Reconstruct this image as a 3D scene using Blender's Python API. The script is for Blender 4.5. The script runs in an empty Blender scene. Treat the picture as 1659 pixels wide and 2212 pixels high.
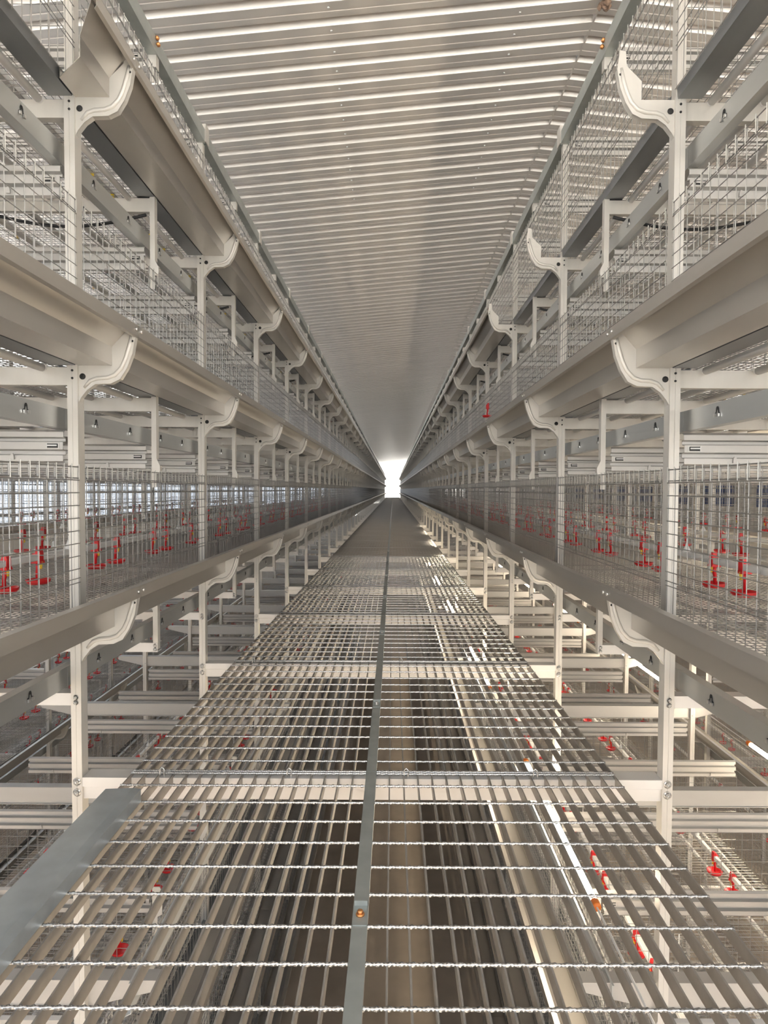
import bpy, math, random
from mathutils import Matrix, Vector
random.seed(7)
C = bpy.context.scene.collection
sc = bpy.context.scene

# ------------------------------------------------------------------ camera
CH = 4.02                      # eye height above the lower floor; h = 0 is eye level
cam_d = bpy.data.cameras.new('camera'); cam = bpy.data.objects.new('camera', cam_d); C.objects.link(cam)
cam_d.sensor_width = 36.0; cam_d.sensor_fit = 'AUTO'; cam_d.lens = 1400.0 / 2212.0 * 36.0
cam_d.shift_x = -19.5 / 2212.0
cam_d.clip_start = 0.02; cam_d.clip_end = 1000
cam.matrix_world = (Matrix.Translation((0, 0, CH)) @ Matrix.Rotation(math.pi/2 - 0.0343, 4, 'X') @ Matrix.Rotation(0.005, 4, 'Z'))
sc.camera = cam

# ------------------------------------------------------------------ world and exposure
w = bpy.data.worlds.new('World'); sc.world = w; w.use_nodes = True
nt = w.node_tree; nt.nodes.clear()
out = nt.nodes.new('ShaderNodeOutputWorld'); bg = nt.nodes.new('ShaderNodeBackground')
tc = nt.nodes.new('ShaderNodeTexCoord'); sp = nt.nodes.new('ShaderNodeSeparateXYZ')
rp = nt.nodes.new('ShaderNodeValToRGB')
rp.color_ramp.elements[0].position = 0.0; rp.color_ramp.elements[0].color = (1.0, 0.95, 0.88, 1)
rp.color_ramp.elements[1].position = 0.6; rp.color_ramp.elements[1].color = (0.78, 0.88, 1.0, 1)
nt.links.new(tc.outputs['Generated'], sp.inputs[0]); nt.links.new(sp.outputs['Z'], rp.inputs[0])
nt.links.new(rp.outputs[0], bg.inputs[0]); nt.links.new(bg.outputs[0], out.inputs[0])
bg.inputs[1].default_value = 3.2
sun_d = bpy.data.lights.new('sun', 'SUN'); sun_d.energy = 34.0; sun_d.angle = 0.01; sun_d.color = (1.0, 0.96, 0.91)
sun = bpy.data.objects.new('sun', sun_d); C.objects.link(sun); sun.rotation_euler = (math.radians(28), 0, math.radians(6))   # high sun behind the camera: it lights the yard outside
sc.view_settings.view_transform = 'Standard'; sc.view_settings.look = 'None'
sc.view_settings.gamma = 1.0; sc.view_settings.use_curve_mapping = False
sc.view_settings.exposure = 0.20
cy = sc.cycles
cy.max_bounces = 5; cy.diffuse_bounces = 4; cy.glossy_bounces = 3; cy.transmission_bounces = 2; cy.transparent_max_bounces = 4
cy.use_adaptive_sampling = True; cy.use_light_tree = False; cy.adaptive_threshold = 0.06; cy.adaptive_min_samples = 20; cy.sample_clamp_indirect = 8.0; cy.caustics_reflective = False; cy.caustics_refractive = False

# ------------------------------------------------------------------ dimensions
P = 1.25                       # bay length
Y0 = 1.894                     # first post in view
T = 0.757                      # tier height
W = 1.27                       # row width between its post faces
BU = {0: -0.437, 1: 0.320, 2: 1.077}              # bracket level of the tiers over the walkway
BL = {0: -2.19, 1: -2.947, 2: -3.704}             # and of those under it
BAY0, BAY1 = -1, 56
ROWS = (('left', -1.0, 0.911), ('right', 1.0, 0.797))
GZ = -0.840                    # top of the walkway grating
NEAR_Y, FAR_Y = -3.5, 74.5
WALL_L, WALL_R = -5.45, 8.15
RIDGE_X, RIDGE_H, PITCH = 1.35, 3.20, 0.100
def yk(k): return Y0 + k * P
ORD = ['nearest', 'second', 'third', 'fourth', 'fifth', 'sixth', 'seventh', 'eighth', 'ninth', 'tenth', 'eleventh',
       'twelfth', 'thirteenth', 'fourteenth', 'fifteenth', 'sixteenth', 'seventeenth', 'eighteenth', 'nineteenth', 'twentieth']
def ordn(i):
    n = i - BAY0
    if n < 20: return ORD[n]
    tens = {2: 'twenty', 3: 'thirty', 4: 'forty', 5: 'fifty'}
    u = n + 1
    small = ['', 'first', 'second', 'third', 'fourth', 'fifth', 'sixth', 'seventh', 'eighth', 'ninth']
    if u % 10 == 0: return tens[u // 10][:-1] + 'ieth'
    return tens[u // 10] + '-' + small[u % 10]

# ------------------------------------------------------------------ materials
def mat(name, col, rough=0.5, metal=0.0, var=0.0, scale=20.0, stretch=(1, 1, 1), bump=0.0, emis=None, spec=0.5):
    m = bpy.data.materials.new(name); m.use_nodes = True
    n = m.node_tree; b = n.nodes['Principled BSDF']
    b.inputs['Base Color'].default_value = (*col, 1); b.inputs['Roughness'].default_value = rough
    b.inputs['Metallic'].default_value = metal; b.inputs['Specular IOR Level'].default_value = spec
    if var > 0 or bump > 0:
        t = n.nodes.new('ShaderNodeTexCoord'); mp = n.nodes.new('ShaderNodeMapping'); mp.inputs['Scale'].default_value = stretch
        nz = n.nodes.new('ShaderNodeTexNoise'); nz.inputs['Scale'].default_value = scale; nz.inputs['Detail'].default_value = 3
        n.links.new(t.outputs['Object'], mp.inputs[0]); n.links.new(mp.outputs[0], nz.inputs['Vector'])
        if var > 0:
            r = n.nodes.new('ShaderNodeValToRGB')
            r.color_ramp.elements[0].position = 0.3; r.color_ramp.elements[1].position = 0.7
            r.color_ramp.elements[0].color = (*[c * (1 - var) for c in col], 1)
            r.color_ramp.elements[1].color = (*[min(1, c * (1 + var)) for c in col], 1)
            n.links.new(nz.outputs['Fac'], r.inputs[0]); n.links.new(r.outputs[0], b.inputs['Base Color'])
        if bump > 0:
            bp = n.nodes.new('ShaderNodeBump'); bp.inputs['Strength'].default_value = bump; bp.inputs['Distance'].default_value = 0.002
            n.links.new(nz.outputs['Fac'], bp.inputs['Height']); n.links.new(bp.outputs[0], b.inputs['Normal'])
    if emis:
        b.inputs['Emission Color'].default_value = (*emis[0], 1); b.inputs['Emission Strength'].default_value = emis[1]
    return m
M = dict(
    cream=mat('zinc_cream', (0.72, 0.69, 0.635), 0.40, 0.25, 0.05, 14, (1, 1, 0.2)),
    trough=mat('zinc_trough', (0.57, 0.54, 0.50), 0.30, 0.75, 0.05, 9, (1, 0.15, 1)),
    rail=mat('zinc_rail', (0.55, 0.56, 0.55), 0.35, 0.75, 0.05, 9, (1, 0.2, 1)),
    siderail=mat('zinc_side_rail', (0.52, 0.53, 0.52), 0.55, 0.3, 0.05, 9, (1, 0.2, 1)),
    dark=mat('dark_steel_edge', (0.22, 0.23, 0.24), 0.38, 0.7, 0.08, 9, (1, 0.2, 1)),
    wire=mat('zinc_wire', (0.36, 0.35, 0.335), 0.38, 0.55),
    hook=mat('zinc_hook', (0.52, 0.51, 0.48), 0.35, 0.5),
    profile=mat('zinc_profile', (0.52, 0.505, 0.48), 0.42, 0.4, 0.05, 8, (0.3, 1, 1)),
    pvc=mat('white_pvc', (0.88, 0.86, 0.83), 0.38),
    red=mat('red_plastic', (0.72, 0.018, 0.022), 0.32),
    yellow=mat('yellow_plastic', (0.80, 0.58, 0.05), 0.4),
    orange=mat('orange_plastic', (0.85, 0.22, 0.03), 0.4),
    copper=mat('brass_bolt', (0.70, 0.32, 0.12), 0.35, 0.8),
    black=mat('black_rubber', (0.02, 0.02, 0.022), 0.6),
    hole=mat('punched_hole', (0.03, 0.03, 0.03), 0.9),
    bolt=mat('zinc_bolt', (0.66, 0.65, 0.63), 0.28, 0.85),
    grate=mat('galvanised_grating', (0.37, 0.345, 0.31), 0.42, 0.35, 0.10, 30),
    rod=mat('twisted_rod', (0.82, 0.83, 0.84), 0.24, 0.85),
    strip=mat('galvanised_strip', (0.40, 0.43, 0.415), 0.38, 0.45, 0.08, 18),
    toe=mat('galvanised_toe_board', (0.52, 0.57, 0.595), 0.34, 0.45, 0.10, 14),
    beam=mat('white_beam', (0.84, 0.81, 0.77), 0.42, 0.15, 0.03, 10),
    roof=mat('roof_sheet', (0.73, 0.685, 0.635), 0.44, 0.52, 0.03, 3, (0.2, 1, 1)),
    foam=mat('torn_foam', (0.20, 0.13, 0.09), 0.9, 0, 0.4, 30, bump=0.8),
    floor=mat('concrete_floor', (0.46, 0.385, 0.305), 0.75, 0, 0.10, 4, bump=0.3),
    ground=mat('pale_ground', (0.55, 0.535, 0.50), 0.9, 0, 0.08, 1),
    wall=mat('wall_panel', (0.76, 0.75, 0.73), 0.6, 0, 0.04, 2),
    tarp=mat('blue_tarp', (0.05, 0.09, 0.24), 0.5, 0, 0.2, 6),
    cord=mat('white_cord', (0.85, 0.84, 0.82), 0.6),
    led=mat('led_tube', (1, 0.95, 0.85), 0.4, emis=((1.0, 0.84, 0.62), 90.0)),
)

# ------------------------------------------------------------------ mesh builder
class MB:
    def __init__(s): s.v = []; s.f = []; s.mi = []; s.sm = []; s.m = 0
    def add(s, vs, fs, smooth=False):
        o = len(s.v); s.v += vs
        for f in fs: s.f.append(tuple(i + o for i in f)); s.mi.append(s.m); s.sm.append(smooth)
        return s
    def box(s, x0, x1, y0, y1, z0, z1):
        return s.add([(x0,y0,z0),(x1,y0,z0),(x1,y1,z0),(x0,y1,z0),(x0,y0,z1),(x1,y0,z1),(x1,y1,z1),(x0,y1,z1)],
                     [(0,3,2,1),(4,5,6,7),(0,1,5,4),(1,2,6,5),(2,3,7,6),(3,0,4,7)])
    def ext(s, pts, ax, c0, c1, caps=True):
        # polygon extruded along an axis: ax 'y' -> pts are (x,z); 'x' -> (y,z); 'z' -> (x,y)
        def p(a, b, c): return {'y': (a, c, b), 'x': (c, a, b), 'z': (a, b, c)}[ax]
        n = len(pts); vs = [p(a, b, c0) for a, b in pts] + [p(a, b, c1) for a, b in pts]
        fs = [(i, (i + 1) % n, n + (i + 1) % n, n + i) for i in range(n)]
        if caps: fs += [tuple(range(n - 1, -1, -1)), tuple(range(n, 2 * n))]
        return s.add(vs, fs)
    def sheet(s, pts, t, ax, c0, c1):
        # folded sheet: an open polyline thickened by t to its left
        n = len(pts); off = []
        for i in range(n):
            a = pts[max(i - 1, 0)]; b = pts[min(i + 1, n - 1)]
            if 0 < i < n - 1:
                d1 = Vector((pts[i][0] - a[0], pts[i][1] - a[1])).normalized(); d2 = Vector((b[0] - pts[i][0], b[1] - pts[i][1])).normalized()
                n1 = Vector((-d1.y, d1.x)); n2 = Vector((-d2.y, d2.x)); m_ = (n1 + n2)
                k = 1.0 / max(0.35, 1 + n1.dot(n2)); off.append((pts[i][0] + m_.x * t * k, pts[i][1] + m_.y * t * k))
            else:
                d = Vector((b[0] - a[0], b[1] - a[1])).normalized(); off.append((pts[i][0] - d.y * t, pts[i][1] + d.x * t))
        poly = list(pts) + off[::-1]
        def p(a, b, c): return {'y': (a, c, b), 'x': (c, a, b), 'z': (a, b, c)}[ax]
        N = len(poly); vs = [p(a, b, c0) for a, b in poly] + [p(a, b, c1) for a, b in poly]
        fs = [(i, (i + 1) % N, N + (i + 1) % N, N + i) for i in range(N)]
        for i in range(n - 1):
            q = (i, i + 1, N - 2 - i, N - 1 - i); fs += [q[::-1], tuple(N + j for j in q)]
        return s.add(vs, fs)
    def wire(s, p, q, r):
        p = Vector(p); q = Vector(q); d = (q - p).normalized()
        u = d.orthogonal().normalized(); v = d.cross(u)
        cs = [(u + v) * r * 0.72, (v - u) * r * 0.72, (-u - v) * r * 0.72, (u - v) * r * 0.72]
        return s.add([tuple(p + c) for c in cs] + [tuple(q + c) for c in cs], [(i, (i + 1) % 4, 4 + (i + 1) % 4, 4 + i) for i in range(4)])
    def tube(s, path, r, n=8, caps=True):
        pts = [Vector(p) for p in path]; vs = []; fs = []; u = None
        rs = r if isinstance(r, (list, tuple)) else [r] * len(pts)
        for i, p in enumerate(pts):
            d = (pts[min(i + 1, len(pts) - 1)] - pts[max(i - 1, 0)]).normalized()
            u = d.orthogonal().normalized() if u is None else (u - d * u.dot(d)).normalized()
            v = d.cross(u)
            for j in range(n):
                a = 2 * math.pi * j / n; vs.append(tuple(p + (u * math.cos(a) + v * math.sin(a)) * rs[i]))
        for i in range(len(pts) - 1):
            for j in range(n):
                fs.append((i * n + j, i * n + (j + 1) % n, (i + 1) * n + (j + 1) % n, (i + 1) * n + j))
        if caps: fs += [tuple(range(n - 1, -1, -1)), tuple(range((len(pts) - 1) * n, len(pts) * n))]
        return s.add(vs, fs, True)
    def lathe(s, prof, c, n=16, ax='z'):
        vs = []; fs = []
        for r, z in prof:
            for j in range(n):
                a = 2 * math.pi * j / n; x, y = r * math.cos(a), r * math.sin(a)
                vs.append((c[0] + x, c[1] + y, c[2] + z) if ax == 'z' else (c[0] + x, c[1] + z, c[2] + y))
        for i in range(len(prof) - 1):
            for j in range(n): fs.append((i * n + j, i * n + (j + 1) % n, (i + 1) * n + (j + 1) % n, (i + 1) * n + j))
        fs += [tuple(range(n - 1, -1, -1)), tuple(range((len(prof) - 1) * n, len(prof) * n))]
        return s.add(vs, fs, True)
    def join(s, o, dx=0, dy=0, dz=0, m=None, mx=1):
        k = len(s.v); s.v += [(a * mx + dx, b + dy, c + dz) for a, b, c in o.v]
        s.f += [tuple(i + k for i in f) for f in o.f]; s.mi += [(m if m is not None else i) for i in o.mi]; s.sm += o.sm
        return s
    def mesh(s, name, *mats):
        me = bpy.data.meshes.new(name); me.from_pydata(s.v, [], s.f)
        for m_ in mats: me.materials.append(M[m_] if isinstance(m_, str) else m_)
        me.polygons.foreach_set('material_index', s.mi); me.polygons.foreach_set('use_smooth', s.sm); me.update()
        return me

def ob(name, me, parent=None, loc=(0, 0, 0), scale=None, label=None, cat=None, group=None, kind=None, rot=None):
    o = bpy.data.objects.new(name, me); C.objects.link(o); o.location = loc
    if scale: o.scale = scale
    if rot: o.rotation_euler = rot
    if parent: o.parent = parent
    if label: o['label'] = label
    if cat: o['category'] = cat
    if group: o['group'] = group
    if kind: o['kind'] = kind
    return o
def thing(name, label, cat, loc, scale=None, group=None):
    return ob(name, None, None, loc, scale, label, cat, group)

# ================================================================== THE SETTING
# floor and ground
g = MB().box(-160, 160, -160, 260, -0.5, -0.02); ob('ground', g.mesh('ground', 'ground'), kind='structure')
g = MB().box(WALL_L, WALL_R, NEAR_Y, FAR_Y, -0.1, 0.0); ob('floor', g.mesh('floor', 'floor'), kind='structure')

# roof: trapezoid sheets running from eave to ridge; one piece per rib
RP = 0.2065
def rib_profile():
    return [(0.0, 0.0), (0.066, 0.0), (0.070, 0.004), (0.076, 0.004), (0.080, 0.0), (0.126, 0.0), (0.136, 0.038), (0.184, 0.038), (0.2025, 0.0), (RP, 0.0)]
TH = math.atan(PITCH)
def roof_strip(side, n):
    # flat in its own axes, laid to the slope by the object's rotation
    mb = MB(); L = (abs(RIDGE_X - ((WALL_L - 0.5) if side < 0 else (WALL_R + 0.5)))) / math.cos(TH)
    prof = []
    for i in range(n): prof += [(y + i * RP, z) for y, z in (rib_profile() if i == n - 1 else rib_profile()[:-1])]
    k = len(prof)
    vs = [(0.0, y, z) for y, z in prof] + [(side * L, y, z) for y, z in prof]
    fs = [((i, i + 1, k + i + 1, k + i) if side < 0 else (i + 1, i, k + i, k + i + 1)) for i in range(k - 1)]
    vs += [(x, y, z + 0.0015) for x, y, z in vs]
    fs += [tuple(2 * k + j for j in f[::-1]) for f in fs]
    return mb.add(vs, fs)
ceil = ob('ceiling', None, kind='structure')
NP = 64
start = 0.0
for side in (-1, 1):
    rr = (0, side * TH, 0); z = CH + RIDGE_H
    nb = int((start - NEAR_Y) / RP)
    ob('roof_panel_rest', roof_strip(side, nb).mesh('roof_panel_rest', 'roof'), ceil, (RIDGE_X, start - nb * RP, z), kind='stuff', rot=rr)
    me = roof_strip(side, 1).mesh('roof_panel', 'roof')
    for i in range(NP): ob('roof_panel', me, ceil, (RIDGE_X, start + i * RP, z), rot=rr)
    nf = int((FAR_Y - start - NP * RP) / RP)
    ob('roof_panel_rest', roof_strip(side, nf).mesh('roof_panel_far', 'roof'), ceil, (RIDGE_X, start + NP * RP, z), kind='stuff', rot=rr)
me = MB().box(-0.006, 0.006, NEAR_Y, FAR_Y, -0.003, 0.034).mesh('ridge_cap', 'roof'); ob('ridge_cap', me, ceil, (RIDGE_X, 0, CH + RIDGE_H))
scr = MB().lathe([(0.008, 0.0), (0.008, -0.005), (0.004, -0.008)], (0, 0, 0), 8).mesh('roof_screw', 'bolt')
for xs in (-0.42, 0.82):
    for i in range(4, 34): ob('roof_screw', scr, ceil, (xs, start + i * RP + 0.04, CH + RIDGE_H - (RIDGE_X - xs) * PITCH))
# torn insulation hanging at the ridge
fm = MB(); 
for i in range(14):
    a = random.uniform(0, 6.28); r = random.uniform(0.0, 0.05)
    fm.lathe([(0.004, -0.02), (random.uniform(0.015, 0.03), 0.0), (0.006, 0.025)], (r * math.cos(a), 1.6 * r * math.sin(a), random.uniform(-0.03, 0.0)), 6)
ob('torn_foam', fm.mesh('torn_foam', 'foam'), None, (RIDGE_X + 0.02, 4.32, CH + RIDGE_H - 0.02), label='torn brown foam blob stuck at the roof ridge, top right', cat='foam', kind='stuff')

# side walls: solid below and above, an open window band between posts
def side_wall(name, x, s, zlo, zhi, ztop, step):
    mb = MB().box(min(x, x + s * 0.1), max(x, x + s * 0.1), NEAR_Y, FAR_Y, 0, CH + zlo).box(min(x, x + s * 0.1), max(x, x + s * 0.1), NEAR_Y, FAR_Y, CH + zhi, CH + ztop)
    wl = ob(name, mb.mesh(name, 'wall'), kind='structure')
    pm = MB().box(min(0, s * 0.1), max(0, s * 0.1), -0.05, 0.05, CH + zlo, CH + zhi).mesh('window_post', 'wall')
    for i in range(int((FAR_Y - NEAR_Y) / step)): ob('window_post', pm, wl, (x, NEAR_Y + 0.3 + i * step, 0))
    return wl
wl = side_wall('wall_left', WALL_L, -1, -0.75, 2.45, RIDGE_H - (RIDGE_X - WALL_L) * PITCH + 0.03, 1.25)
M['curtain'] = cm_ = bpy.data.materials.new('window_curtain'); cm_.use_nodes = True; cn = cm_.node_tree; cn.nodes.remove(cn.nodes['Principled BSDF'])
tl = cn.nodes.new('ShaderNodeBsdfTranslucent'); tl.inputs[0].default_value = (0.26, 0.29, 0.34, 1); cn.links.new(tl.outputs[0], cn.nodes['Material Output'].inputs[0])
cu = MB()
for j in range(25): cu.add([(0.012 * math.sin(j * 1.3), j * 0.05, 0), (0.012 * math.sin((j + 1) * 1.3), (j + 1) * 0.05, 0), (0.012 * math.sin((j + 1) * 1.3), (j + 1) * 0.05, 1.95), (0.012 * math.sin(j * 1.3), j * 0.05, 1.95)], [(0, 1, 2, 3)])
cme = cu.mesh('window_curtain', 'curtain')
for i in range(int((FAR_Y - NEAR_Y) / 1.25)): ob('window_curtain', cme, wl, (WALL_L - 0.05, NEAR_Y + 0.3 + i * 1.25, CH - 0.76))
wr = side_wall('wall_right', WALL_R, 1, 1.35, 2.45, RIDGE_H - (WALL_R - RIDGE_X) * PITCH + 0.03, 0.9)
for i in range(12):
    yy = 1.0 + i * 2.4
    tp = MB()
    n = 14
    for j in range(n):
        y_a, y_b = j * 0.1, (j + 1) * 0.1
        xa, xb = 0.02 * math.sin(j * 1.7), 0.02 * math.sin((j + 1) * 1.7)
        tp.add([(xa, y_a, 0), (xb, y_b, 0), (xb, y_b, 0.9), (xa, y_a, 0.9)], [(0, 1, 2, 3)])
    if i == 0: tarp_me = tp.mesh('blue_tarp', 'tarp')
    ob('tarp', tarp_me, wr, (WALL_R - 0.06, yy, CH - 0.35))

# unseen end panel added to keep daylight off the level below the walkway
ob('light_block_near', MB().box(WALL_L, WALL_R, NEAR_Y - 0.1, NEAR_Y, 0, CH - 1.0).mesh('light_block_near', 'wall'), kind='structure')
# portals guide the sky light in through the openings (they give no light of their own)
def portal(name, loc, rot, sx, sy):
    l = bpy.data.lights.new(name, 'AREA'); l.shape = 'RECTANGLE'; l.size = sx; l.size_y = sy; l.cycles.is_portal = True
    o = bpy.data.objects.new(name, l); C.objects.link(o); o.location = loc; o.rotation_euler = rot
bw = WALL_R - WALL_L; bx = (WALL_R + WALL_L) / 2
portal('near_opening', (bx, NEAR_Y, CH + 1.05), (math.pi / 2, 0, 0), bw, 4.1)
portal('far_opening', (bx, FAR_Y, 3.6), (-math.pi / 2, 0, 0), bw, 7.2)
portal('left_windows', (WALL_L, (NEAR_Y + FAR_Y) / 2, CH + 1.82), (math.pi / 2, 0, -math.pi / 2), FAR_Y - NEAR_Y, 1.27)
portal('right_windows', (WALL_R, (NEAR_Y + FAR_Y) / 2, CH + 1.9), (math.pi / 2, 0, math.pi / 2), FAR_Y - NEAR_Y, 1.1)

# ================================================================== SHARED MESHES OF THE CAGE ROWS
# local x = u: 0 at the aisle face of the posts, growing into the row; z relative to the tier's bracket level b
def bracket_mb(tall=False):
    tip = [(-0.140, 0.128), (-0.143, 0.168), (-0.160, 0.172), (-0.167, 0.119)] if tall else [(-0.136, 0.128), (-0.146, 0.141), (-0.160, 0.141), (-0.167, 0.119)]
    o = [(-0.0005, 0.034), (-0.097, 0.034), (-0.097, 0.086)] + tip + [(-0.158, 0.068), (-0.142, 0.027),
         (-0.122, -0.005), (-0.095, -0.018), (-0.050, -0.020), (-0.027, -0.036), (-0.009, -0.0585), (-0.0005, -0.075)]
    mb = MB(); mb.ext(o, 'y', -0.013, -0.010)
    # folded edges
    outer = o[6:15]
    for a, b in zip(outer[:-1], outer[1:]): mb.add([(a[0], -0.0125, a[1]), (b[0], -0.0125, b[1]), (b[0], 0.006, b[1]), (a[0], 0.006, a[1])], [(0, 1, 2, 3)])
    inner = o[1:4]
    for a, b in zip(inner[:-1], inner[1:]): mb.add([(a[0], -0.0115, a[1]), (b[0], -0.0115, b[1]), (b[0], 0.012, b[1]), (a[0], 0.012, a[1])], [(0, 1, 2, 3)])
    rib = [(-0.155, 0.122), (-0.149, 0.088), (-0.139, 0.055), (-0.126, 0.027), (-0.107, 0.007), (-0.085, -0.001), (-0.055, -0.003), (-0.036, -0.010), (-0.018, -0.030)]
    mb.tube([(x, -0.0125, z) for x, z in rib], [0.004, 0.0065, 0.0065, 0.0065, 0.0065, 0.0065, 0.0065, 0.006, 0.004], 8)
    return mb
TROUGH = [(-0.004, 0.062), (-0.004, 0.036), (-0.097, 0.036), (-0.097, 0.088), (-0.146, 0.143), (-0.148, 0.152), (-0.170, 0.152), (-0.172, 0.118), (-0.163, 0.114)]
def trough_mb(y0=0.0, y1=P): return MB().sheet(TROUGH, 0.0022, 'y', y0 + 0.001, y1 - 0.001)
def rivet_mb():
    mb = MB()
    for dy in (-0.018, 0.018): mb.tube([(-0.1705, dy, 0.137), (-0.1755, dy, 0.137)], 0.005, 8)
    return mb
def edge_mb():      # dark folded edge that closes the cage floor behind the trough
    return MB().sheet([(0.078, 0.046), (0.070, 0.036), (0.006, 0.036), (0.004, 0.062), (0.016, 0.066)], 0.003, 'y', 0.02, P - 0.02)
def belt_rail_mb(): return MB().sheet([(0.075, -0.088), (0.046, -0.088), (0.046, -0.147), (0.075, -0.147)], 0.0025, 'y', 0.001, P - 0.001)
def keyhole_mb():
    mb = MB(); x = 0.0445
    # arched slot: dark opening with two bent-out tabs
    mb.m = 0; pts = [(-0.013, -0.012), (-0.013, -0.004), (-0.007, -0.002), (-0.006, 0.008), (-0.003, 0.013), (0.003, 0.013), (0.006, 0.008), (0.007, -0.002), (0.013, -0.004), (0.013, -0.012), (0.006, -0.010), (0.003, 0.004), (-0.003, 0.004), (-0.006, -0.010)]
    mb.ext(pts, 'x', x, x + 0.0012)
    mb.m = 1; mb.box(x - 0.004, x, -0.014, -0.006, -0.014, -0.006).box(x - 0.004, x, 0.005, 0.013, -0.014, -0.005)
    return mb
def arm_mb(): return MB().sheet([(0.014, -0.020), (-0.008, -0.020), (-0.008, 0.026), (0.014, 0.026)], 0.0025, 'x', 0.022, W - 0.022)
def tube_mb(): return MB().tube([(0, -0.012, 0), (0, -0.008, 0), (0, P / 2 - 0.02, 0)], [0.007, 0.0115, 0.0115], 10)
def floor_mb(nu=56, ny=48, r=0.0012):
    mb = MB(); u0, u1 = 0.035, W - 0.035
    for i in range(nu + 1): u = u0 + (u1 - u0) * i / nu; mb.wire((u, 0.005, 0.050), (u, P - 0.005, 0.050), r)
    for j in range(ny + 1): y = 0.005 + (P - 0.01) * j / ny; mb.wire((u0, y, 0.0525), (u1, y, 0.0525), r)
    return mb
FT = T - 0.255
def front_mb(r=0.0014, step=0.0415, coarse=False):
    mb = MB(); u = -0.003
    for y0, y1 in ((0.026, P / 2 - 0.010), (P / 2 + 0.010, P - 0.026)):
        n = max(2, round((y1 - y0) / step))
        for i in range(n + 1):
            y = y0 + (y1 - y0) * i / n
            mb.m = 0; mb.wire((u, y, 0.056), (u, y, FT), r)
            if not coarse:
                mb.m = 1; mb.wire((u - 0.004, y, FT - 0.040), (u - 0.004, y, FT + 0.004), r * 1.15); mb.m = 0
        zs = [0.058, 0.165, 0.178] + [0.205 + 0.0365 * i for i in range(8)] + [FT - 0.004, FT - 0.036]
        if coarse: zs = [0.058, 0.17, 0.24, 0.31, 0.38, FT]
        for z in zs: mb.wire((u - 0.0025, y0 - 0.004, z), (u - 0.0025, y1 + 0.004, z), r * (1.25 if z > FT - 0.04 else 1))
    return mb
PROF = [(0.0, -0.150), (-0.010, -0.157), (-0.010, -0.172), (0.002, -0.176), (0.002, -0.184), (-0.014, -0.187), (-0.014, -0.208), (0.002, -0.212), (0.002, -0.222), (-0.014, -0.225), (-0.014, -0.242), (-0.004, -0.246)]
def profile_mb(): return MB().sheet([(y, z + T) for y, z in PROF], 0.002, 'x', 0.045, W - 0.045)
def slot_mb():
    mb = MB(); z = T - 0.1975
    mb.m = 0; mb.box(0.056, 0.092, -0.0152, -0.0142, z - 0.006, z + 0.006)
    mb.m = 1; mb.box(0.062, 0.092, -0.0165, -0.0150, z - 0.001, z + 0.003).box(0.056, 0.058, -0.0165, -0.0142, z - 0.008, z + 0.008).box(0.090, 0.092, -0.0165, -0.0142, z - 0.008, z + 0.008)
    return mb
def clip_mb():
    mb = MB(); z = T - 0.232
    for u in (0.19, 0.46, 0.81, 1.08): mb.ext([(u - 0.006, z - 0.006), (u + 0.006, z - 0.006), (u + 0.005, z + 0.006), (u + 0.002, z + 0.012), (u - 0.002, z + 0.012), (u - 0.005, z + 0.006)], 'y', -0.020, -0.0142)
    return mb
def partition_mb(r=0.0013):
    mb = MB(); z0, z1 = 0.056, T - 0.246
    for z in [0.075, 0.13, 0.185, 0.24, 0.30, 0.36, 0.42, 0.47, 0.505]: mb.wire((0.03, 0, z), (W - 0.03, 0, z), r)
    n = 24
    for i in range(n + 1):
        u = 0.03 + (W - 0.06) * i / n; mb.wire((u, 0.0026, z0), (u, 0.0026, z1 + 0.004), r)
    return mb
def hanger_mb(zb=-0.315, jog=True):
    mb = MB()
    if jog: o = [(0.022, 0.056), (0.022, zb), (0.004, zb), (0.004, -0.262), (-0.006, -0.262), (-0.010, -0.250), (-0.010, -0.232), (0.003, -0.205), (0.003, 0.056)]
    else: o = [(0.022, 0.056), (0.022, zb), (0.003, zb), (0.003, 0.056)]
    mb.ext(o, 'y', -0.012, -0.009)
    mb.box(0.003, 0.0055, -0.0095, 0.014, -0.205 if jog else zb, 0.056).box(0.0195, 0.022, -0.0095, 0.014, zb, 0.056)
    if jog: mb.box(-0.010, -0.0075, -0.0095, 0.010, -0.250, -0.232)
    return mb
def post_mb(z0, z1, w=0.025, y=-0.018, d=0.034, x=0.0):
    return MB().sheet([(x + 0.008, y + d), (x, y + d), (x, y), (x + w * 0.42, y), (x + w * 0.5, y + 0.003), (x + w * 0.58, y), (x + w, y), (x + w, y + d), (x + w - 0.008, y + d)][::-1], 0.0025, 'z', z0, z1)
def lower_arm_mb(): return MB().sheet([(0.030, -0.603), (-0.012, -0.603), (-0.012, -0.634), (0.030, -0.634)][::-1], 0.0025, 'x', 0.004, W - 0.004)
def support_beam_mb():
    e = 0.22
    o = [(-e, -1.474), (W + e, -1.474), (W + e + 0.006, -1.492), (W + e, -1.504), (W + 0.02, -1.552), (-0.02, -1.552), (-e, -1.504), (-e - 0.006, -1.492)]
    mb = MB(); mb.ext(o, 'y', 0.000, 0.003)
    mb.box(-e, W + e, -0.002, 0.045, -1.476, -1.473).box(-0.02, W + 0.02, -0.006, 0.045, -1.556, -1.553)
    return mb
def hexbolt_mb(r=0.008):
    mb = MB(); mb.lathe([(r * 1.5, 0.0), (r * 1.5, -0.002)], (0, 0, 0), 14, 'y')
    hx = [(r * math.cos(i * math.pi / 3), r * math.sin(i * math.pi / 3)) for i in range(6)]; mb.ext(hx, 'y', -0.008, -0.002)
    mb.lathe([(r * 0.5, -0.008), (r * 0.5, -0.011)], (0, 0, 0), 8, 'y')
    return mb
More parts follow.
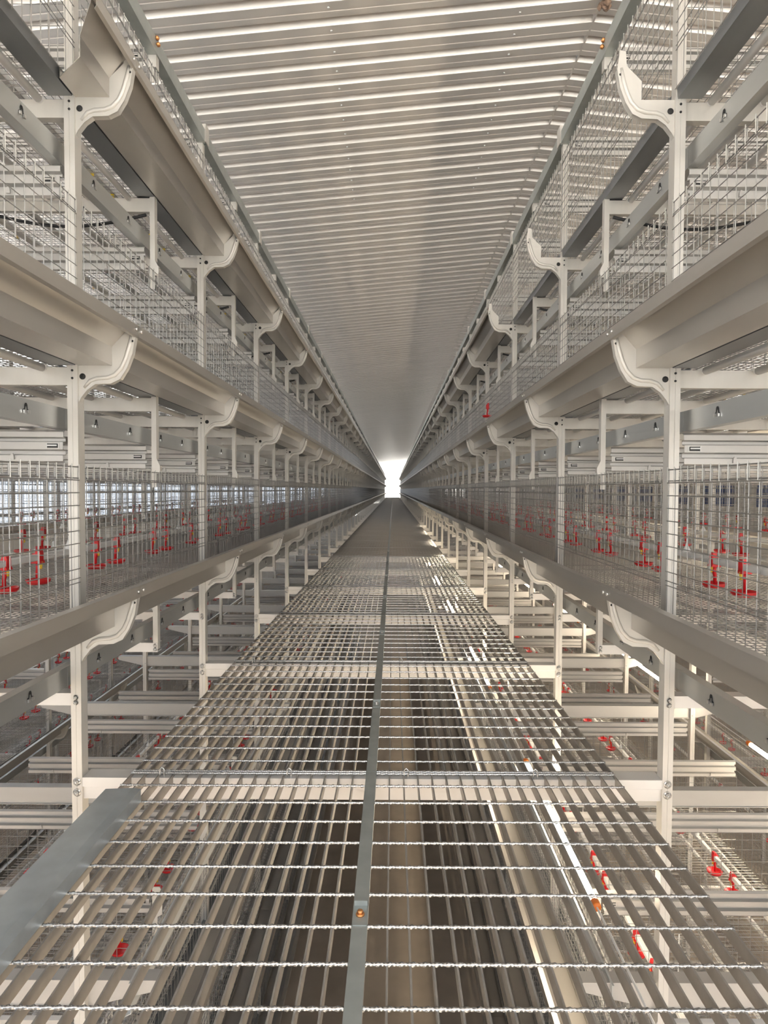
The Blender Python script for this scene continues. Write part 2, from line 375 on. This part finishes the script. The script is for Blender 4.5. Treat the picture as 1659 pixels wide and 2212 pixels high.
def rod_twist(n_len, r, turns):
    mb = MB(); seg = max(8, int(turns * 6)); vs = []; fs = []
    for i in range(seg + 1):
        x = n_len * i / seg; a0 = 2 * math.pi * turns * i / seg
        for j in range(4):
            a = a0 + j * math.pi / 2; rr = r * 1.12 if j % 2 == 0 else r * 0.86
            vs.append((x, rr * math.cos(a), rr * math.sin(a)))
    for i in range(seg):
        for j in range(4): fs.append((i * 4 + j, i * 4 + (j + 1) % 4, i * 4 + 4 + (j + 1) % 4, i * 4 + 4 + j))
    fs += [(3, 2, 1, 0), tuple(seg * 4 + j for j in range(4))]
    return mb.add(vs, fs, True)
# drinker
PU = (0.305, W - 0.305); NY = (0.13, 0.32, 0.755, 0.945)
def pipe_mb(): return MB().sheet([(-0.011, 0.189), (0.011, 0.189), (0.011, 0.211), (-0.011, 0.211), (-0.011, 0.1895)], 0.003, 'y', 0.0, P)
def pipe_solid(): return MB().ext([(-0.011, 0.192), (-0.008, 0.189), (0.008, 0.189), (0.011, 0.192), (0.011, 0.208), (0.008, 0.211), (-0.008, 0.211), (-0.011, 0.208)], 'y', 0.0, P)
def saddle_mb():
    mb = MB()
    mb.ext([(-0.0135, 0.1865), (0.0135, 0.1865), (0.0135, 0.2135), (0.004, 0.2135), (0.003, 0.226), (-0.010, 0.228), (-0.0135, 0.2135)], 'y', -0.011, 0.011)
    mb.ext([(-0.016, 0.180), (0.016, 0.180), (0.013, 0.189), (-0.013, 0.189)], 'y', -0.016, 0.016)
    mb.tube([(0, 0, 0.186), (0, 0, 0.160), (0.003, 0, 0.148), (0.003, 0, 0.120)], [0.008, 0.007, 0.006, 0.006], 8)
    return mb
def cup_mb(): return MB().lathe([(0.010, 0.110), (0.030, 0.108), (0.038, 0.116), (0.040, 0.125), (0.037, 0.125), (0.033, 0.117), (0.006, 0.115)], (0, 0, 0), 18)
def valve_mb(): return MB().tube([(-0.010, 0, 0.185), (-0.010, 0, 0.160)], [0.006, 0.004], 8)
def cord_mb(): return MB().wire((0, 0, 0.24), (0.004, 0.006, 0.49), 0.002).lathe([(0.012, 0.205), (0.014, 0.218), (0.006, 0.232), (0.003, 0.244)], (0, 0, 0), 10)

K = {}
def km(key, mb, *mats): K[key] = mb.mesh(key, *mats)
km('trough_bracket', bracket_mb(), 'cream'); km('tall_bracket', bracket_mb(True), 'cream'); km('feed_trough', trough_mb(), 'trough'); km('rivets', rivet_mb(), 'bolt'); km('floor_edge', edge_mb(), 'dark')
km('belt_rail', belt_rail_mb(), 'rail'); km('keyhole', keyhole_mb(), 'hole', 'bolt'); km('cross_arm', arm_mb(), 'cream'); km('floor_tube', tube_mb(), 'pvc')
km('floor_mesh', floor_mb(), 'wire'); km('front_mesh', front_mb(), 'wire', 'hook'); km('partition_profile', profile_mb(), 'profile'); km('profile_slot', slot_mb(), 'hole', 'bolt')
km('profile_clip', clip_mb(), 'profile'); km('partition_mesh', partition_mb(), 'wire'); km('hanger', hanger_mb(), 'cream'); km('hanger_foot', hanger_mb(-0.190, False), 'cream')
km('lower_arm', lower_arm_mb(), 'beam'); km('support_beam', support_beam_mb(), 'profile'); km('bolt', hexbolt_mb(), 'bolt'); km('small_bolt', hexbolt_mb(0.0052), 'bolt')
km('post', post_mb(-CH, 1.115), 'cream'); km('upper_post', post_mb(0.98, 1.715, 0.022, -0.012, 0.026, 0.003), 'cream')
km('hole', MB().lathe([(0.009, -0.0215), (0.009, -0.0222)], (0, 0, 0), 12, 'y'), 'hole'); km('pin_hole', MB().lathe([(0.0035, -0.019), (0.0035, -0.0222)], (0, 0, 0), 8, 'y'), 'hole')
km('pipe', pipe_solid(), 'pvc'); km('saddle', saddle_mb(), 'red'); km('drip_cup', cup_mb(), 'red'); km('valve', valve_mb(), 'yellow'); km('pull_cord', cord_mb(), 'cord')
def short_hanger(): return MB().ext([(0.0, T - 0.135), (0.030, T - 0.135), (0.030, T - 0.33), (0.010, T - 0.33), (0.010, T - 0.255), (-0.008, T - 0.245), (-0.008, T - 0.155)], 'y', -0.020, -0.016)
km('short_hanger', short_hanger(), 'cream')
km('belt_bow', MB().tube([(0.04 + (W - 0.08) * i / 24, 0, -0.030 - 0.045 * math.sin(math.pi * ((i / 12.0) % 1.0))) for i in range(25)], 0.006, 6), 'black')
# whole drinker lines and cages joined for the bays where parts are too small to show
dl = MB().join(pipe_solid(), m=0)
for y in NY: dl.join(saddle_mb(), dy=y, m=1); dl.join(cup_mb(), dy=y, m=1); dl.join(valve_mb(), dy=y, m=2)
km('drinker_line', dl, 'pvc', 'red', 'yellow')
bl = MB().join(pipe_solid(), m=0)
for y in NY: bl.join(MB().tube([(0, 0, 0.190), (0, 0, 0.165)], [0.008, 0.006], 8), dy=y, m=1)
km('bare_line', bl, 'pvc', 'yellow')
cg = MB().join(front_mb()); cg.join(floor_mb(34, 30, 0.0018), m=0)
for dy in (0, P / 2): cg.join(partition_mb(), dy=dy, m=0); cg.join(profile_mb(), dy=dy, m=2)
for dy in (0, P / 2):
    for u in (0.10, 0.25, 0.40, 0.55, W - 0.55, W - 0.40, W - 0.25, W - 0.10): cg.join(tube_mb(), u, dy, 0.026, 3)
km('cage', cg, 'wire', 'hook', 'profile', 'pvc')
cc = MB().join(front_mb(0.0030, 0.083, True), m=0); cc.join(floor_mb(14, 12, 0.004), m=0)
for dy in (0, P / 2):
    cc.join(profile_mb(), dy=dy, m=1)
    for z in (0.13, 0.25, 0.37, 0.48): cc.wire((0.03, dy, z), (W - 0.03, dy, z), 0.0025)
    for q in range(9): cc.wire((0.03 + (W - 0.06) * q / 8, dy, 0.056), (0.03 + (W - 0.06) * q / 8, dy, T - 0.246), 0.0028)
cc.m = 2
for u in (0.10, 0.25, 0.40, 0.55, W - 0.40, W - 0.10): cc.ext([(u - 0.011, 0.026), (u, 0.014), (u + 0.011, 0.026), (u, 0.038)], 'y', 0, P)
km('coarse_cage', cc, 'wire', 'profile', 'pvc')
fr = MB().join(post_mb(-CH, 1.115)).join(post_mb(0.98, 1.715, 0.022, -0.012, 0.026, 0.003)).join(post_mb(-CH, 1.6), W, mx=-1)
for t, b in BU.items(): fr.join(bracket_mb(t == 2), dz=b); fr.join(arm_mb(), dz=b)
fr.join(lower_arm_mb(), m=1).join(support_beam_mb(), m=2)
for b in list(BL.values())[:1]: fr.join(bracket_mb(), dz=b)
km('support_rack', fr, 'cream', 'beam', 'profile')
hg = MB()
for t, b in BU.items(): hg.join(hanger_mb() if t else hanger_mb(-0.190, False), dz=b).join(arm_mb(), dz=b)
hg.join(lower_arm_mb(), m=1)
km('hanging_rack', hg, 'cream', 'beam')

TIER = {0: 'eye-level tier', 1: 'middle tier', 2: 'top tier'}
LTIER = {0: 'first tier below walkway', 1: 'second tier below walkway', 2: 'floor tier below walkway'}
LOD0, LOD1 = 4, 29          # bays below LOD0 carry all parts; from LOD1 on the rest is joined

def make_cage(row, sx, X0, i, b, tier, full):
    loc = (sx * X0, yk(i), CH + b); s = (sx, 1, 1)
    lab = 'wire mesh cage, %s row, %s, %s bay from camera' % (row, tier, ordn(i))
    if not full:
        return ob('cage', K['cage' if i < 10 else 'coarse_cage'], None, loc, s, lab, 'cage', 'wire cages of the ' + row + ' row')
    t = thing('cage', lab, 'cage', loc, s, 'wire cages of the ' + row + ' row')
    ob('front_mesh', K['front_mesh'], t, kind='stuff'); ob('floor_mesh', K['floor_mesh'], t, kind='stuff')
    for dy in (0, P / 2):
        p = ob('partition_profile', K['partition_profile'], t, (0, dy, 0)); ob('profile_slot', K['profile_slot'], p); ob('profile_clip', K['profile_clip'], p)
        ob('partition_mesh', K['partition_mesh'], t, (0, dy, 0), kind='stuff')
        for u in (0.10, 0.25, 0.40, 0.55, W - 0.55, W - 0.40, W - 0.25, W - 0.10): ob('floor_tube', K['floor_tube'], t, (u, dy, 0.026))
    return t
def make_drinkers(row, sx, X0, i, b, tier, full, bare=False):
    for n, u in enumerate(PU):
        lab = ('white water pipe, yellow nipples, %s %s row, %s, %s bay' if bare else 'water pipe with red drinkers, %s %s row, %s, %s bay') % (('front', 'back')[n], row, tier, ordn(i))
        loc = (sx * (X0 + u), yk(i), CH + b); s = (sx, 1, 1); grp = 'drinker lines of the ' + row + ' row'
        if not full:
            ob('drinker_line', K['bare_line' if bare else 'drinker_line'], None, loc, s, lab, 'drinker line', grp); continue
        t = thing('drinker_line', lab, 'drinker line', loc, s, grp)
        ob('pipe', K['pipe'], t)
        for y in NY:
            d = ob('nipple_drinker', K['saddle'], t, (0, y, 0), label='red plastic nipple drinker clipped on the pipe')
            ob('drip_cup', K['drip_cup'], d); ob('valve', K['valve'], d, label='yellow valve body')
        ob('pull_cord', K['pull_cord'], t, (0, 0.53, 0), label='white cord with a bell-shaped weight')
def make_trough(row, sx, X0, i, b, tier, full, me=None, lab=None):
    loc = (sx * X0, yk(i), CH + b); s = (sx, 1, 1); grp = 'feed troughs of the ' + row + ' row'
    lab = lab or 'grey sheet steel feed trough, %s row, %s, %s bay from camera' % (row, tier, ordn(i))
    o = ob('feed_trough', me or K['feed_trough'], None, loc, s, lab, 'trough', grp)
    if full: ob('rivets', K['rivets'], o, kind='stuff')
    return o
def make_rail(row, sx, X0, i, b, tier, full):
    loc = (sx * X0, yk(i), CH + b); s = (sx, 1, 1)
    o = ob('belt_rail', K['belt_rail'], None, loc, s, 'grey keyholed belt rail, %s row, %s, %s bay from camera' % (row, tier, ordn(i)), 'rail', 'belt rails of the ' + row + ' row')
    if full:
        for y in (0.20, 0.47, 0.78, 1.05): ob('keyhole', K['keyhole'], o, (0, y, -0.112), label='punched keyhole slot')
    return o
def make_edge(row, sx, X0, i, b, tier):
    return ob('floor_edge', K['floor_edge'], None, (sx * X0, yk(i), CH + b), (sx, 1, 1), 'dark folded steel floor edge, %s row, %s, %s bay from camera' % (row, tier, ordn(i)), 'edge strip', 'floor edges of the ' + row + ' row')
def make_frame(row, sx, X0, k, full):
    loc = (sx * X0, yk(k), CH); s = (sx, 1, 1)
    lab = 'tall pale steel cage frame with curved trough brackets, %s row, %s from camera' % (row, ordn(k)); grp = 'upright frames of the ' + row + ' row'
    if not full: return ob('support_rack', K['support_rack'], None, loc, s, lab, 'frame', grp)
    t = thing('support_rack', lab, 'frame', loc, s, grp)
    p = ob('post', K['post'], t); ob('post', K['post'], t, (W, 0, 0), (-1, 1, 1)); ob('upper_post', K['upper_post'], t)
    for tr, b in BU.items():
        q = ob('trough_bracket', K['tall_bracket' if tr == 2 else 'trough_bracket'], t, (0, 0, b)); ob('hole', K['hole'], q, (-0.014, 0.008, 0.002)); ob('pin_hole', K['pin_hole'], q, (-0.158, 0.0085, 0.104))
        ob('cross_arm', K['cross_arm'], t, (0, 0, b))
        for dz in (0.018, -0.004): ob('pin_hole', K['pin_hole'], p, (0.012, 0, b + dz))
    for b in BL.values(): ob('trough_bracket', K['trough_bracket'], t, (0, 0, b))
    a = ob('lower_arm', K['lower_arm'], t, label='white cross arm under the row')
    for dz in (-0.611, -0.626): ob('small_bolt', K['small_bolt'], a, (0.013, -0.0185, dz))
    m = ob('support_beam', K['support_beam'], t, label='grey beam with tapered ends')
    for u in (0.019, W - 0.019): ob('small_bolt', K['small_bolt'], m, (u, -0.018, -1.53))
    for dz in (-0.861, -0.893): ob('bolt', K['bolt'], p, (0.0125, -0.0195, dz))
    return t
def make_hanger(row, sx, X0, i, full):
    loc = (sx * X0, yk(i) + P / 2, CH); s = (sx, 1, 1); grp = 'hanger frames of the ' + row + ' row'
    lab = 'pale steel hangers and cross arms midway in the %s bay, %s row' % (ordn(i), row)
    if not full: return ob('hanging_rack', K['hanging_rack'], None, loc, s, lab, 'hanger', grp)
    t = thing('hanging_rack', lab, 'hanger', loc, s, grp)
    for tr, b in BU.items():
        ob('hanger', K['hanger'] if tr else K['hanger_foot'], t, (0, 0, b)); ob('cross_arm', K['cross_arm'], t, (0, 0, b))
        if tr == 2: ob('belt_bow', K['belt_bow'], t, (0, 0, b), label='bowed belt support rod')
    a = ob('lower_arm', K['lower_arm'], t, label='white cross arm under the row')
    for dz in (-0.611, -0.626): ob('small_bolt', K['small_bolt'], a, (0.013, -0.0125, dz))
    return t

# ================================================================== THE TWO ROWS BESIDE THE WALKWAY
for row, sx, X0 in ROWS:
    for i in range(BAY0, LOD1):
        full = i < LOD0
        make_frame(row, sx, X0, i, full); make_hanger(row, sx, X0, i, full)
        for tr, b in BU.items():
            make_cage(row, sx, X0, i, b, TIER[tr], full)
            if i < 16: make_drinkers(row, sx, X0, i, b, TIER[tr], full and tr == 0, tr > 0)
            make_rail(row, sx, X0, i, b, TIER[tr], full); make_edge(row, sx, X0, i, b, TIER[tr])
            if tr == 2:
                if row == 'right' and i < 2: continue
                if row == 'left' and i == -1: continue
            make_trough(row, sx, X0, i, b, TIER[tr], full)
    # tiers under the walkway, as far as they show
    for i in range(BAY0, 11):
        for tr, b in BL.items():
            if tr == 0:
                make_cage(row, sx, X0, i, b, LTIER[tr], i < 3); make_drinkers(row, sx, X0, i, b, LTIER[tr], i < 3)
                for dy, nm in ((0, 'front'), (P / 2, 'middle')):
                    ob('short_hanger', K['short_hanger'], None, (sx * X0, yk(i) + dy, CH + b), (sx, 1, 1), 'short pale hanger plate at %s of %s bay, %s row below walkway' % (nm, ordn(i), row), 'hanger plate', 'short hanger plates')
            elif i < 5: make_cage(row, sx, X0, i, b, LTIER[tr], False)
            make_trough(row, sx, X0, i, b, LTIER[tr], False); make_edge(row, sx, X0, i, b, LTIER[tr])
            if tr: make_rail(row, sx, X0, i, b, LTIER[tr], False)
# the two loose trough ends of the top tier on the left
me = trough_mb(0.0, 0.86).mesh('feed_trough_short', 'trough')
make_trough('left', -1.0, 0.911, -1, BU[2], TIER[2], False, me, 'short tan feed trough end at the upper left corner of the view')
stub = trough_mb(1.0, P)
stub.v = [(x, (y + (x + 0.172) / 0.172 * 0.15 if y < 1.1 else y), z) for x, y, z in stub.v]
me = stub.mesh('feed_trough_stub', 'trough')
make_trough('left', -1.0, 0.911, -1, BU[2], TIER[2], False, me, 'cut-off feed trough stub before the nearest top bracket, left row')

# far bays: joined, nobody can pick them apart
nfar = BAY1 - LOD1
for row, sx, X0 in ROWS:
    tr_ = MB(); rl = MB(); fm_ = MB(); cm = MB(); fs_ = front_mb(0.0045, 0.10, True)
    pmesh = MB().box(0, 0.025, -0.018, 0.016, -2.2, 1.715)
    bp = bracket_mb()
    for b in BU.values():
        tr_.join(MB().sheet(TROUGH, 0.0022, 'y', 0, nfar * P), dz=b); rl.join(MB().sheet([(0.075, -0.088), (0.046, -0.088), (0.046, -0.147), (0.075, -0.147)], 0.0025, 'y', 0, nfar * P), dz=b)
        tr_.join(MB().sheet([(0.070, 0.036), (0.006, 0.036), (0.004, 0.062)], 0.003, 'y', 0, nfar * P), dz=b)
        for k in range(nfar):
            fm_.join(bp, dy=k * P, dz=b); cm.join(fs_, dy=k * P, dz=b, m=0)
            cm.box(0.04, W - 0.04, k * P, k * P + 0.002, b + 0.05, b + 0.055); cm.box(0.04, W - 0.04, k * P, k * P + 0.012, b + T - 0.24, b + T - 0.15)
            for q in range(10): cm.box(0.04, W - 0.04, k * P + q * P / 10, k * P + q * P / 10 + 0.03, b + 0.05, b + 0.052)
    for k in range(nfar):
        fm_.join(pmesh, dy=k * P).join(pmesh, W, k * P, mx=-1).box(0.01, W, k * P, k * P + 0.04, -1.555, -1.473).box(0.01, W, k * P, k * P + 0.03, -0.634, -0.603)
        for b in BU.values(): fm_.box(0.0, 0.03, k * P + P / 2, k * P + P / 2 + 0.02, b - 0.3, b + 0.04)
    loc = (sx * X0, yk(LOD1), CH); s = (sx, 1, 1)
    t = thing('far_cage_row', 'far stretch of the %s cage row crowding toward the bright end' % row, 'cage row', loc, s)
    ob('feed_trough', tr_.mesh('far_feed_troughs', 'trough'), t, kind='stuff'); ob('belt_rail', rl.mesh('far_belt_rails', 'rail'), t, kind='stuff')
    ob('support_rack', fm_.mesh('far_support_racks', 'cream'), t, kind='stuff'); ob('wire_cage', cm.mesh('far_cages', 'wire'), t, kind='stuff')

# top rails
km('top_rail', MB().sheet([(0.028, 1.640), (-0.012, 1.640), (-0.012, 1.698), (0.028, 1.698)][::-1], 0.0025, 'y', 0.004, P - 0.004), 'strip')
km('joint_plate', MB().box(-0.016, 0.034, -0.024, -0.020, 1.640, 1.722).box(-0.018, -0.014, -0.024, 0.03, 1.640, 1.722), 'cream')
km('rail_clip', MB().box(-0.004, 0.026, -0.010, -0.007, 1.595, 1.690).box(-0.006, -0.003, -0.010, 0.02, 1.595, 1.690).box(0.004, 0.018, -0.008, -0.004, 1.54, 1.60), 'cream')
km('brass_bolt', MB().lathe([(0.008, 0.0), (0.008, -0.008), (0.004, -0.012)], (0, 0, 0), 6, 'y'), 'copper')
for row, sx, X0 in ROWS:
    for i in range(BAY0, BAY1):
        if i >= 40: continue
        o = ob('top_rail', K['top_rail'], None, (sx * X0, yk(i), CH), (sx, 1, 1), 'galvanised top rail over the %s row, %s bay from camera' % (row, ordn(i)), 'rail', 'top rails of the ' + row + ' row')
        if i < 10:
            pl = ob('joint_plate', K['joint_plate'], o); ob('rail_clip', K['rail_clip'], o, (0, P / 2, 0))
            if i < 4:
                for dz in (1.66, 1.69): ob('small_bolt', K['small_bolt'], pl, (0.010, -0.024, dz))
            if i < 1:
                for dx, dz in ((-0.016, 1.692), (-0.020, 1.668)): ob('brass_bolt', K['brass_bolt'], o, (dx, P / 2 - 0.02, dz), label='orange brass bolt')
    me = MB().sheet([(0.028, 1.640), (-0.012, 1.640), (-0.012, 1.698), (0.028, 1.698)][::-1], 0.0025, 'y', 0, (BAY1 - 40) * P).mesh('far_top_rail', 'strip')
    ob('top_rail', me, None, (sx * X0, yk(40), CH), (sx, 1, 1), 'far stretch of the top rail over the %s row' % row, 'rail')

# ================================================================== THE WALKWAY
XL0, XL1, XR0, XR1 = -0.766, -0.073, -0.048, 0.657
km('walkway_beam', MB().sheet([(0.052, -0.852), (-0.004, -0.852), (-0.004, -0.874), (0.004, -0.878), (0.004, -0.912), (0.052, -0.912)][::-1], 0.003, 'x', -0.911 + 0.002, 0.797 - 0.002), 'beam')
for k in range(BAY0, BAY1):
    if k < LOD1:
        ob('walkway_beam', K['walkway_beam'], None, (0, yk(k) - 0.012, CH), None, 'white cross beam under the walkway grating, %s from camera' % ordn(k), 'beam', 'walkway cross beams')
me = MB()
for k in range(LOD1, BAY1): me.box(-0.911, 0.797, yk(k), yk(k) + 0.04, -0.90, -0.852)
ob('far_walkway_beams', me.mesh('far_walkway_beams', 'beam'), None, (0, 0, CH), None, 'distant white cross beams under the walkway', 'beam', kind='stuff')
NB = 18; BH = 0.030
km('bearing_bar', MB().box(-0.0018, 0.0018, 0.004, P - 0.004, GZ - BH, GZ), 'grate')
km('cross_rod_left', rod_twist(XL1 - XL0 + 0.004, 0.0040, 17), 'rod'); km('cross_rod_right', rod_twist(XR1 - XR0 + 0.004, 0.0040, 17), 'rod')
RODS = [0.006] + [0.08 + 0.0985 * j for j in range(12)] + [P - 0.007]
km('grating_hook', MB().tube([(0, 0, GZ - 0.03), (0, 0, GZ + 0.014), (0.006, 0, GZ + 0.020), (0.012, 0, GZ + 0.014), (0.012, 0, GZ - 0.03)], 0.0018, 6), 'rod')
for side, x0, x1 in (('left', XL0, XL1), ('right', XR0, XR1)):
    mb = MB()
    for j in range(NB): mb.join(MB().box(-0.0018, 0.0018, 0.004, P - 0.004, GZ - BH, GZ), x0 + (x1 - x0) * j / (NB - 1), m=0)
    for y in RODS: mb.m = 1; mb.wire((x0 - 0.002, y, GZ + 0.001), (x1 + 0.002, y, GZ + 0.001), 0.0045)
    km('grating_' + side, mb, 'grate', 'rod')
    for i in range(BAY0 - 1, LOD1):
        lab = 'galvanised bar grating panel, %s half of the walkway, %s from camera' % (side, ordn(i) if i >= BAY0 else 'under the camera, not')
        if i < BAY0: lab = 'galvanised bar grating panel underfoot, %s half of the walkway' % side
        if i < 5:
            t = thing('grating_panel', lab, 'grating', (0, yk(i), CH), None, 'grating panels of the walkway')
            for j in range(NB): ob('bearing_bar', K['bearing_bar'], t, (x0 + (x1 - x0) * j / (NB - 1), 0, 0))
            for y in RODS: ob('cross_rod', K['cross_rod_' + side], t, (x0 - 0.002, y, GZ + 0.001), label='shiny twisted cross rod')
            for q in (0.12, 0.66): ob('hook', K['grating_hook'], t, (x0 + (x1 - x0) * q, P - 0.012, 0))
        else: ob('grating_panel', K['grating_' + side], None, (0, yk(i), CH), None, lab, 'grating', 'grating panels of the walkway')
    fg = MB()
    for j in range(NB): fg.box(x0 + (x1 - x0) * j / (NB - 1) - 0.002, x0 + (x1 - x0) * j / (NB - 1) + 0.002, 0, (BAY1 - LOD1) * P, GZ - BH, GZ)
    for q in range(int((BAY1 - LOD1) * P / 0.0985)): fg.m = 1; fg.wire((x0, q * 0.0985, GZ), (x1, q * 0.0985, GZ), 0.0045)
    ob('far_grating', fg.mesh('far_grating', 'grate', 'rod'), None, (0, yk(LOD1), CH), None, 'distant %s half of the walkway grating' % side, 'grating', kind='stuff')
km('joint_strip', MB().sheet([(-0.0125, -0.012), (-0.0125, 0.0), (0.0125, 0.0), (0.0125, -0.012)], 0.0025, 'y', 0.002, P - 0.002), 'strip')
km('strip_lug', MB().box(-0.013, 0.013, -0.030, 0.030, 0.0005, 0.004).box(-0.013, 0.013, 0.028, 0.031, 0.0005, 0.014), 'strip')
km('lug_bolt', MB().lathe([(0.0085, 0.004), (0.0085, 0.007)], (0, 0, 0), 12).lathe([(0.006, 0.007), (0.006, 0.013), (0.003, 0.014)], (0, 0, 0), 6), 'copper')
km('lug_bolt_zinc', MB().lathe([(0.0085, 0.004), (0.0085, 0.007)], (0, 0, 0), 12).lathe([(0.006, 0.007), (0.006, 0.013), (0.003, 0.014)], (0, 0, 0), 6), 'bolt')
for i in range(BAY0 - 1, LOD1):
    lab = 'narrow galvanised strip joining the grating halves, %s bay from camera' % ordn(i) if i >= BAY0 else 'narrow galvanised joint strip underfoot between the grating halves'
    o = ob('joint_strip', K['joint_strip'], None, (-0.0605, yk(i), CH + GZ + 0.002), None, lab, 'strip', 'joint strips of the walkway')
    if i < 6:
        l = ob('strip_lug', K['strip_lug'], o, (0, 0.60, 0)); ob('lug_bolt', K['lug_bolt' if i < 0 else 'lug_bolt_zinc'], l, label='rusty orange bolt' if i < 0 else None)
# toe board lying along the left edge in the foreground
tb = MB().sheet([(-0.668, GZ + 0.006), (-0.668, GZ + 0.040), (-0.690, GZ + 0.043), (-0.762, GZ + 0.040), (-0.765, GZ + 0.006)], 0.003, 'y', -0.6, 1.70)
ob('toe_board', tb.mesh('toe_board', 'toe'), None, (0, 0, CH), None, 'galvanised toe board lying along the left edge of the walkway', 'toe board')

# rails on the beam tips under the walkway
for row, sx, X0 in ROWS:
    rm = MB().sheet([(-0.133, -1.472), (-0.140, -1.470), (-0.140, -1.565), (-0.120, -1.575)], 0.0025, 'y', -0.02, P - 0.022).mesh('side_rail_' + row, 'siderail')
    for i in range(BAY0 + 1, 14): ob('side_rail', rm, None, (sx * X0, yk(i), CH + 0.003), (sx, 1, 1), 'sheet steel rail on the %s beam tips under the walkway, %s bay' % (row, ordn(i)), 'rail', 'rails under the walkway')

# ================================================================== LAMPS
km('lamp_tube', MB().tube([(0, 0.03, 0), (0, 1.19, 0)], 0.013, 12), 'led'); km('end_cap', MB().lathe([(0.015, 0.0), (0.016, 0.006), (0.016, 0.030), (0.012, 0.036)], (0, 0, 0), 12, 'y'), 'orange')
km('lamp_cord', MB().wire((0, 0, 0), (0, -1.27, 0.0), 0.004), 'pvc')
def lamp(x, y, z, lab):
    t = thing('tube_lamp', lab, 'lamp', (x, y, CH + z), None, 'tube lamps below the walkway')
    ob('lamp_tube', K['lamp_tube'], t, label='glowing warm white tube'); ob('end_cap', K['end_cap'], t, label='orange end cap'); ob('end_cap', K['end_cap'], t, (0, 1.22, 0), (1, -1, 1), label='orange end cap')
    ob('lamp_cord', K['lamp_cord'], t, label='thin lamp cord')
for n in range(6): lamp(0.715, 2.20 + n * 2 * P, -1.445, 'glowing tube lamp under the right side of the walkway, %s from camera' % ORD[n])
for n in range(5): lamp(2.27, 2.86 + n * 2 * P, -1.60, 'glowing tube lamp in the gap behind the right row, %s from camera' % ORD[n])

# ================================================================== THE NEXT ROWS BEYOND
so = MB()
for b in list(BU.values()) + list(BL.values()): so.join(trough_mb(), dz=b, m=0)
for row, sx, X0 in (('far left', -1.0, 3.01), ('far right', 1.0, 2.77)):
    for i in range(BAY0, 10):
        s = (sx, 1, 1)
        t = thing('cage_stack', 'stacked cages of the %s row glimpsed through mesh, %s bay from camera' % (row, ordn(i)), 'cage stack', (sx * X0, yk(i), CH), s, 'cage stacks of the ' + row + ' row')
        ob('post', K['post'], t); ob('post', K['post'], t, (W, 0, 0), (-1, 1, 1))
        for b in list(BU.values())[:2] + list(BL.values())[:2]:
            ob('feed_trough', K['feed_trough'], t, (0, 0, b)); ob('front_mesh', K['front_mesh'], t, (0, 0, b), kind='stuff')
            ob('floor_mesh', K['floor_mesh'], t, (0, 0, b), kind='stuff'); ob('belt_rail', K['belt_rail'], t, (0, 0, b))
            ob('partition_profile', K['partition_profile'], t, (0, 0, b)); ob('partition_mesh', K['partition_mesh'], t, (0, 0, b), kind='stuff')
            for u in (PU if b < -1 else PU[:1]):
                if b < 0: ob('drinker_line', K['drinker_line'], t, (u, 0, b))
            ob('trough_bracket', K['trough_bracket'], t, (0, 0, b))

# a spare drinker left hanging on the mesh of the right row
t = thing('spare_drinker', 'spare red drinker hanging on the right middle-tier mesh', 'drinker', (0.786, 5.44, CH + 0.50), (-1, 1, 1))
ob('nipple_drinker', K['saddle'], t, (0, 0, 0)); ob('drip_cup', K['drip_cup'], t, (0.004, 0, 0))
